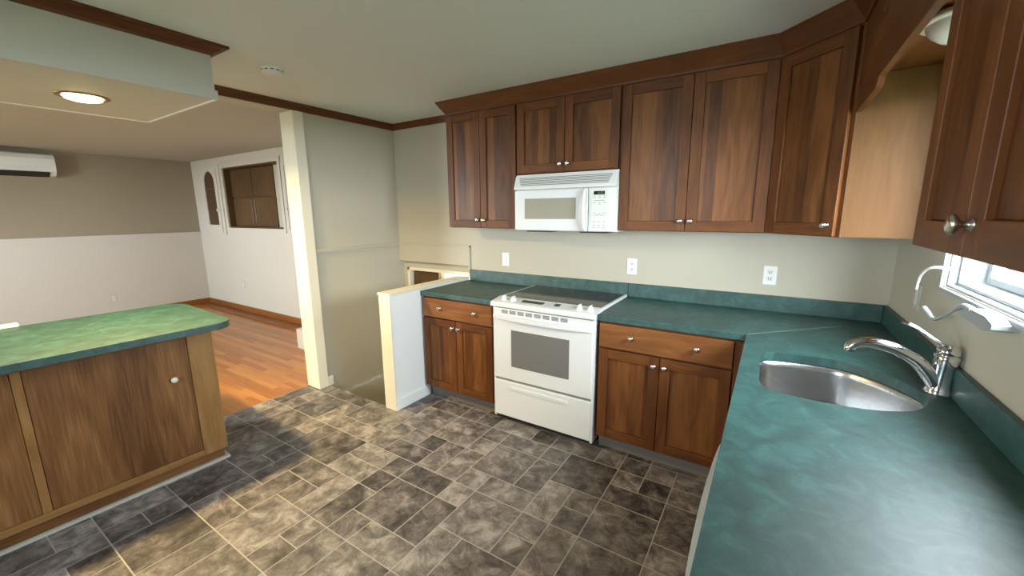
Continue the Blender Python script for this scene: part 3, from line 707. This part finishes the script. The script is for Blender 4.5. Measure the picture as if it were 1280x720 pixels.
for k in range(3): pbox(b, .405 + k * .016, .413 + k * .016, .40, .46, .0016); pbox(b, .405 + k * .016, .413 + k * .016, .62, .68, .0016)
b.build('touch_marks', m_text, cp)
for x in (.070, .146, .648, .722):
    m = MB(); o = on_panel(x, .50); m.lathe([(0, .023), (.004, .023), (.007, .019), (.018, .018), (.021, .013)], o, (0, -.157, 1), 24)
    m.box(x - .005, x + .005, o[1] - .019, o[1] + .019, o[2] + .012, o[2] + .031); m.build('knob', m_enamel, rg, bevel=.002)
# cooktop
b = MB(); b.box(RX0 - .010, RX1 + .008, RF + .115, -.028, .914, .930); b.build('cooktop_frame', m_enamel, rg, bevel=.003)
b = MB(); b.box(RX0 + .012, RX1 - .012, RF + .125, -.040, .930, .9325); ct = b.build('cooktop_glass', m_cook, rg)
m_ring = P('burner_mark', (.10, .10, .10), .2)
for (x, y, r_) in ((.19, -.40, .085), (.58, -.40, .105), (.19, -.18, .105), (.58, -.18, .085), (.386, -.16, .05)):
    m = MB(); m.lathe([(0, r_), (.0004, r_), (.0004, r_ - .003), (0, r_ - .003)], (x, y, .9326), (0, 0, 1), 40, cap=False); m.build('burner_ring', m_ring, ct)
# oven door
b = MB()
dx0, dx1 = RX0 + .004, RX1 - .012
b.box(dx0, dx1, RF, RF + .045, .348, .872, 0)
od = b.build('oven_door', m_enamel, rg, bevel=.006)
b = MB(); b.box(.160, .605, RF - .003, RF + .001, .452, .722); b.build('window', m_oven, od, bevel=.002)
b = MB(); 
for k in range(8):
    x0 = .082 + k * .0655
    for z in (.836, .843, .850, .857): b.box(x0, x0 + .050, RF - .002, RF + .002, z, z + .004)
b.build('vent', m_greyslot, od)
b = MB(); n = 24; pts = [(dx0 + (dx1 - dx0) * k / n, RF - .002 - .034 * math.sin(math.pi * k / n) ** .7) for k in range(n + 1)]
b.prism(pts + [(dx1, RF + .0), (dx0, RF + .0)], .795, .822, axis=2, smooth=False); b.build('handle', m_enamel, od, bevel=.007)
b = MB(); b.box(dx0, dx1, RF + .002, RF + .045, .055, .330); wd = b.build('drawer', m_enamel, rg, bevel=.006)
b = MB(); n = 20; top = [(.15 + .45 * k / n, .292 + .004 * math.sin(math.pi * k / n)) for k in range(n + 1)]
b.prism(top + [(x, z - .018 - .006 * math.sin(math.pi * (x - .15) / .45)) for x, z in reversed(top)], RF - .003, RF + .003, axis=1); b.build('grip', m_enamel, wd, bevel=.002)

# ================================================================== MICROWAVE
mwv = thing('microwave', 'white over-the-range microwave hung below the short upper cabinet', 'microwave', (.405, -.2, 1.40))
MX0, MX1, MF = .030, .790, -.385
b = MB(); b.box(MX0, MX1, MF + .03, -.002, 1.402, 1.797); b.build('housing', m_enamel2, mwv, bevel=.003)
b = MB(); b.prism([(MF + .03, 1.692), (MF - .006, 1.692), (MF - .006, 1.706), (MF + .022, 1.786), (MF + .03, 1.790)], MX0, MX1, axis=0); gr = b.build('vent_grille', m_enamel2, mwv, bevel=.002)
b = MB()
for k in range(6):
    t = .16 + k * .125; y = MF - .006 + .028 * t; z = 1.706 + .080 * t; ins = .025 + .035 * (1 - t)
    b.box(MX0 + ins, MX1 - ins, y - .0015, y + .006, z, z + .0048)
b.build('louvre_slots', m_greyslot, gr)
b = MB(); b.box(MX0 + .002, .600, MF, MF + .03, 1.406, 1.686); md = b.build('door', m_enamel2, mwv, bevel=.004)
b = MB(); b.box(MX0 + .035, .565, MF - .0025, MF, 1.42, 1.675); b.build('door_trim', m_enamel, md, bevel=.001)
b = MB(); b.box(.118, .515, MF - .004, MF - .001, 1.486, 1.628); b.build('window', m_mw, md, bevel=.001)
b = MB(); b.tube([(.582, MF - .002, 1.412), (.580, MF - .020, 1.44), (.578, MF - .030, 1.55), (.580, MF - .020, 1.65), (.582, MF - .002, 1.682)], .011, seg=14); b.build('handle', m_enamel2, md)
b = MB(); b.box(.604, MX1 - .001, MF, MF + .03, 1.406, 1.686); mc = b.build('control_panel', m_enamel2, mwv, bevel=.004)
b = MB(); b.box(.622, .738, MF - .0012, MF + .001, 1.416, 1.678); b.build('keypad', P('keypad_tint', (.68, .71, .64), .3), mc)
b = MB(); b.box(.640, .715, MF - .003, MF, 1.643, 1.665); dp = b.build('display', m_black, mc)
b = MB()
def seg7(m, ch, x, z, w=.0075, h=.012, t=.0014, y=MF - .0034):
    S7 = {'1': 'bc', '2': 'abged', '0': 'abcdef', '8': 'abcdefg', '5': 'afgcd'}[ch]
    g_ = {'a': (0, w, h - t, h), 'd': (0, w, 0, t), 'g': (0, w, h / 2 - t / 2, h / 2 + t / 2), 'b': (w - t, w, h / 2, h), 'c': (w - t, w, 0, h / 2), 'f': (0, t, h / 2, h), 'e': (0, t, 0, h / 2)}
    for c in S7: a = g_[c]; m.box(x + a[0], x + a[1], y, y + .0006, z + a[2], z + a[3])
for i, ch in enumerate('1200'): seg7(b, ch, .662 + i * .011 + (.003 if i > 1 else 0), 1.648)
b.build('digits', P('lcd_green', (.16, .30, .22), .4), dp)
b = MB(); rows = [(1.633, 3, .012), (1.622, 3, .016), (1.604, 1, .07), (1.590, 3, .018), (1.578, 1, .012), (1.522, 3, .014), (1.510, 1, .062), (1.468, 3, .016), (1.445, 3, .014), (1.430, 3, .016)]
for z, n_, w_ in rows:
    for k in range(n_):
        c = .680 + (k - (n_ - 1) / 2) * .034; b.box(c - w_ / 2, c + w_ / 2, MF - .002, MF, z, z + .0035)
b.build('printed_labels', m_text, mc)
b = MB()
for i in range(3):
    for j in range(4):
        c = .680 + (i - 1) * .030; z = 1.530 + j * .011; b.box(c - .011, c + .011, MF - .0022, MF, z, z + .008)
b.build('number_keys', m_btn, mc)
for x0, x1 in ((.10, .30), (.52, .72)):
    m = MB(); m.box(x0, x1, -.33, -.08, 1.392, 1.402); m.build('grease_filter', m_dark, mwv, bevel=.002)

# ================================================================== ISLAND
isl = thing('island_cabinet', 'plywood island cabinet with flat recessed panels below the green island top', 'island cabinet', (-1.5, -2.9, 0))
IX, IY = -1.175, -1.940
Ff = frame((IX, IY), (-.045, -1), (-1, .045)); Ff = frame((IX, IY), (-.04, -1), (1, -.04)); IL = 2.45
b = MB(Ff)
b.box(0, IL, -.60, -.02, .075, .876, 0, 2)
b.box(0, .125, -.02, 0, .075, .876, 0, 2); b.box(.125, IL, -.02, 0, .075, .112, 0, 0); b.box(.125, IL, -.02, 0, .835, .876, 0, 0)
b.box(.752, .785, -.02, -.006, .112, .835, 0, 2); b.box(1.40, 1.50, -.02, 0, .112, .835, 0, 2)
b.build('cabinet_body', ply_frame, isl, bevel=.002)
b = MB(Ff); b.box(.02, IL, -.55, -.012, .02, .075, 0, 0); b.build('toe_kick', ply, isl)
b = MB(Ff); b.box(-.004, IL, -.60, .002, 0, .016); b.build('floor_edging', m_plate_grey, isl)
b = MB(Ff); b.box(.127, .750, -.018, -.010, .114, .833, 0, 2); p1 = b.build('door', ply, isl, bevel=.001)
knob(p1, Ff, .212, .603, -.010, m_ivory, .017)
b = MB(Ff); b.box(.787, 1.398, -.018, -.010, .114, .833, 0, 2); p2 = b.build('door', ply, isl, bevel=.001)
b = MB(Ff); b.box(1.502, 2.40, -.018, -.010, .114, .833, 0, 2); p3 = b.build('door', ply, isl, bevel=.001)
# island top: slightly turned like its cabinet
def arc(cx_, cy_, r_, a0, a1, n_=10): return [(cx_ + r_ * math.cos(math.radians(a0 + (a1 - a0) * k / n_)), cy_ + r_ * math.sin(math.radians(a0 + (a1 - a0) * k / n_))) for k in range(n_ + 1)]
def rl(u, n_): v = Ff @ Vector((u, n_, 0)); return (v.x, v.y)
loc_pts = [(2.5, .155), (.05, .155)] + [(.03 - .11 * math.sin(math.radians(a)), .045 + .11 * math.cos(math.radians(a))) for a in range(9, 91, 9)]
loc_pts += [(.05 - .13 * math.cos(math.radians(a)), -.62 - .14 * math.sin(math.radians(a))) for a in range(0, 91, 9)] + [(2.5, -.76)]
o = slab('countertop', [rl(u, n_) for u, n_ in loc_pts], [], CZ0, CZ1, m_lam, .004); tag(o, 'green island countertop with rounded corners', 'countertop')

# ================================================================== SMALL THINGS
def outlet(name, label, F, kind='duplex', plate=None, cat='outlet'):
    r = thing(name, label, cat, F.translation)
    m = MB(F); m.box(-.036, .036, 0, .006, -.058, .058); m.build('cover_plate', plate or m_plate, r, bevel=.002)
    if kind == 'duplex':
        for z in (-.02, .02):
            m = MB(F); m.box(-.016, .016, .006, .008, z - .014, z + .014); rc_ = m.build('receptacle', m_enamel2, r, bevel=.003)
            m = MB(F); m.box(-.008, -.005, .008, .0084, z - .004, z + .006); m.box(.005, .008, .008, .0084, z - .004, z + .006); m.box(-.002, .002, .008, .0084, z - .010, z - .006); m.build('slots', m_dark, rc_)
    elif kind == 'rocker':
        m = MB(F); m.box(-.016, .016, .006, .009, -.034, .034); m.build('rocker', m_enamel2, r, bevel=.002)
    else:
        m = MB(F); m.box(-.006, .006, .006, .018, -.012, .006); m.build('toggle', m_enamel2, r, bevel=.001)
    return r
def Fw(x, y, z, u, n_):
    F = frame((x, y), u, n_); F.translation = Vector((x, y, z)); return F
outlet('light_switch', 'white rocker switch on the back wall above the short counter', Fw(-.305, 0, 1.129, (1, 0), (0, -1)), 'rocker', cat='switch')
outlet('wall_outlet', 'white duplex outlet on the back wall right above the range', Fw(.800, 0, 1.138, (1, 0), (0, -1)))
outlet('wall_outlet', 'white duplex outlet on the back wall toward the right corner', Fw(1.655, 0, 1.138, (1, 0), (0, -1)))
outlet('wall_outlet', 'grey-looking outlet plate on the right wall beside the window', Fw(XR, -.49, 1.15, (0, -1), (-1, 0)), 'rocker', m_plate_grey)
outlet('wall_outlet', 'small outlet low on the white beadboard of the living room', Fw(XF, -1.151, .308, (0, -1), (1, 0)), 'duplex', m_plate_grey)
outlet('wall_outlet', 'small outlet low on the cream living room wall past the island', Fw(-5.3, LY, .45, (1, 0), (0, -1)), 'rocker', m_plate_grey)

sd = thing('smoke_detector', 'round white smoke detector on the kitchen ceiling', 'smoke detector', (-.985, -1.50, ZC))
b = MB(); b.lathe([(0, .062), (.012, .064), (.014, .060), (.020, .060), (.022, .056), (.034, .052), (.040, .040), (.042, .001)], (-.985, -1.50, ZC), (0, 0, -1), 36); b.build('case', m_enamel2, sd)
b = MB()
for k in range(12):
    t = k * math.pi / 6; c, s_ = math.cos(t), math.sin(t)
    b.add([(-.985 + .0612 * math.cos(t + a), -1.50 + .0612 * math.sin(t + a), ZC - z) for a, z in ((-.16, .0145), (.16, .0145), (.16, .0195), (-.16, .0195))], [(0, 1, 2, 3)])
b.build('slots', m_dark, sd)

# recessed lamp in the dropped box
LX, LYY = -1.375, -2.265
rl_ = thing('recessed_light', 'lit round recessed lamp in the dropped box over the island', 'ceiling lamp', (LX, LYY, SZ))
b = MB(); b.lathe([(0, .102), (.004, .102), (.006, .096), (.006, .080), (.0, .078)], (LX, LYY, SZ - .0), (0, 0, -1), 40, cap=False); b.build('trim_ring', P('bronze_ring', (.22, .15, .07), .35, .8), rl_)
b = MB(); b.lathe([(0, .077), (.014, .070), (.020, .05), (.024, .001)], (LX, LYY, SZ), (0, 0, -1), 36)
b.build('lens', P('lamp_lens', (.9, .85, .7), .4, emis=((1, .72, .34), 14.0)), rl_)
ld = bpy.data.lights.new('lamp_light', 'AREA'); ld.shape = 'DISK'; ld.size = .12; ld.energy = 60; ld.color = (1, .72, .32); ld.spread = math.radians(165)
lo = bpy.data.objects.new('lamp_light', ld); COL.objects.link(lo); lo.location = (0, 0, -.028); lo.parent = rl_

# mini split
ms = thing('air_conditioner', 'white wall-mounted air conditioner on the tan living room wall', 'air conditioner', (XF, -1.9, 2.03))
y0, y1 = -2.34, -1.50
def split_prof(): return [(XF, 2.335), (XF + .10, 2.335), (XF + .17, 2.31), (XF + .195, 2.26), (XF + .195, 2.16), (XF + .175, 2.10), (XF + .12, 2.055), (XF + .04, 2.04), (XF, 2.045)]
b = MB(); b.prism(split_prof(), y0, y1, axis=1); b.build('case', m_enamel2, ms, bevel=.018)
b = MB(); b.box(XF + .19, XF + .205, y0 + .02, y1 - .16, 2.125, 2.138); b.box(XF + .19, XF + .203, y0 + .02, y1 - .05, 2.155, 2.16); b.build('front_line', m_enamel, ms)
b = MB(); b.prism([(XF + .10, 2.040), (XF + .178, 2.098), (XF + .184, 2.092), (XF + .105, 2.034)], y0 + .03, y1 - .06, axis=1); b.build('air_flap', m_dark, ms)

# hutch: arched glazed door, open cupboard, right door
def built_in():
    r = thing('arched_cupboard_door', 'cream built-in cupboard door with arched glass in the living room', 'cupboard', (-5.95, LY, 1.2))
    b = MB(); b.box(-6.29, -5.62, LY - .018, LY - .001, 1.215, 2.285); b.build('surround', m_lr_white, r, bevel=.003)
    x0, x1, z0, z1 = -6.19, -5.69, 1.25, 2.25; gx0, gx1, gz0 = -6.12, -5.77, 1.37; R_ = (gx1 - gx0) / 2; gz1 = 2.20 - R_ * 1.0
    archp = [(gx1, gz0), (gx1, gz1)] + [((gx0 + gx1) / 2 + R_ * math.cos(math.radians(a)), gz1 + R_ * math.sin(math.radians(a))) for a in range(15, 180, 15)] + [(gx0, gz1), (gx0, gz0)]
    bm = bmesh.new(); es = []
    for loop in ([(x0, z0), (x1, z0), (x1, z1), (x0, z1)], archp):
        vs = [bm.verts.new((p[0] - r.location.x, LY - .034 - r.location.y, p[1] - r.location.z)) for p in loop]; es += [bm.edges.new((vs[i], vs[(i + 1) % len(vs)])) for i in range(len(vs))]
    bmesh.ops.triangle_fill(bm, use_beauty=True, edges=es, normal=(0, -1, 0))
    def ins(x, z):
        c = False
        for i in range(len(archp)):
            a, b_ = archp[i], archp[i - 1]
            if (a[1] > z) != (b_[1] > z) and x < (b_[0] - a[0]) * (z - a[1]) / (b_[1] - a[1]) + a[0]: c = not c
        return c
    kill = [f for f in bm.faces if ins(f.calc_center_median().x + r.location.x, f.calc_center_median().z + r.location.z)]
    bmesh.ops.delete(bm, geom=kill, context='FACES_ONLY')
    e = bmesh.ops.extrude_face_region(bm, geom=list(bm.faces)); bmesh.ops.translate(bm, verts=[v for v in e['geom'] if isinstance(v, bmesh.types.BMVert)], vec=(0, .016, 0))
    bmesh.ops.recalc_face_normals(bm, faces=bm.faces)
    me = bpy.data.meshes.new('door'); bm.to_mesh(me); bm.free(); me.materials.append(m_lr_white); d = bpy.data.objects.new('door', me); COL.objects.link(d); d.parent = r
    b = MB(); b.prism(archp, LY - .024, LY - .020, axis=1); b.build('glass_pane', P('dark_cupboard_glass', (.075, .042, .022), .15), d)
    b = MB()
    for z in (1.62, 1.92): b = MB(); b.box(gx0, gx1, LY - .028, LY - .022, z, z + .018); b.build('shelf', dark_wood, d)
    knob(d, frame((0, LY - .034), (1, 0), (0, -1)), -5.728, 1.60, 0, m_ivory, .022)
    r = thing('open_cupboard', 'cream framed opening showing dark wood cupboards inside', 'cupboard', (-4.7, LY + .2, 1.3))
    b = MB(); t = .06
    b.box(hx[0] - t, hx[1] + t, LY - .022, LY - .001, 2.22, 2.22 + t); b.box(hx[0] - t, hx[1] + t, LY - .022, LY - .001, 1.33 - t, 1.33); b.box(hx[0] - t, hx[0], LY - .022, LY - .001, 1.33, 2.22); b.box(hx[1], hx[1] + t, LY - .022, LY - .001, 1.33, 2.22)
    b.build('frame', m_lr_white, r, bevel=.003)
    yb = LY + .10
    b = MB(); b.box(hx[0] + .003, hx[1] - .003, yb, yb + .02, 1.332, 2.218, 0, 2); b.box(hx[0] + .003, hx[0] + .02, LY, yb, 1.332, 2.218); b.box(hx[1] - .02, hx[1] - .003, LY, yb, 1.332, 2.218, 1); b.box(hx[0] + .02, hx[1] - .02, LY, yb, 2.20, 2.218, 0, 0); b.box(hx[0] + .02, hx[1] - .02, LY, yb, 1.332, 1.348, 0, 0)
    b.box(-4.24, hx[1] - .02, yb - .01, yb, 1.348, 2.20, 1)
    b.build('cupboard_lining', [dark_wood, m_wall], r)
    for (xa, xb) in ((-5.475, -4.85), (-4.84, -4.25)):
        for (za, zb) in ((1.36, 1.77), (1.79, 2.19)):
            F = frame((0, yb), (1, 0), (0, -1)); m = MB(F); m.box(xa, xb, 0.001, .02, za, zb, 0, 2); d = m.build('cupboard_door', dark_wood, r, bevel=.004)
            if za < 1.5:
                hxx = xb - .035 if xb < -4.6 else xa + .035
                m = MB(F); m.box(hxx - .007, hxx + .007, .02, .04, za + .03, zb - .03); m.build('handle', m_nickel, d, bevel=.003)
    r = thing('cupboard_door', 'narrow cream cupboard door at the edge of the living room doorway', 'cupboard', (-3.6, LY, 1.2))
    F = frame((0, LY - .001), (1, 0), (0, -1)); shaker(r, F, -3.86, -3.35, 1.26, 2.22, 0, knob_at=(-3.745, 1.595), st=.07, bo=m_lr_white, pn=m_lr_white, km=m_nickel)
built_in()
b = MB(); b.box(-2.88, -2.50, -.50, -.13, .003, .235); o = b.build('floor_box', m_lr_white, bevel=.006); tag(o, 'low cream box standing on the wood floor behind the cream casing', 'box')
cb = thing('charger_box', 'small white box with a dark end at the back edge of the island top', 'box', (-1.96, -2.70, CZ1))
b = MB(); b.box(-1.985, -1.935, -2.735, -2.585, CZ1 + .0005, .934); b.build('case', m_enamel2, cb, bevel=.004)
b = MB(); b.box(-1.98, -1.94, -2.75, -2.735, CZ1 + .002, .930); b.build('dark_end', m_dark, cb, bevel=.002)

# repeats carry a shared group phrase
for o in bpy.data.objects:
    if o.parent is None and 'label' in o and 'category' in o:
        k = o.name.split('.')[0]
        g_ = {'wall_outlet': 'wall outlets', 'upper_cabinet': 'cherry upper cabinets', 'base_cabinet': 'cherry base cabinets', 'countertop': 'green laminate countertops'}.get(k)
        if g_: o['group'] = g_
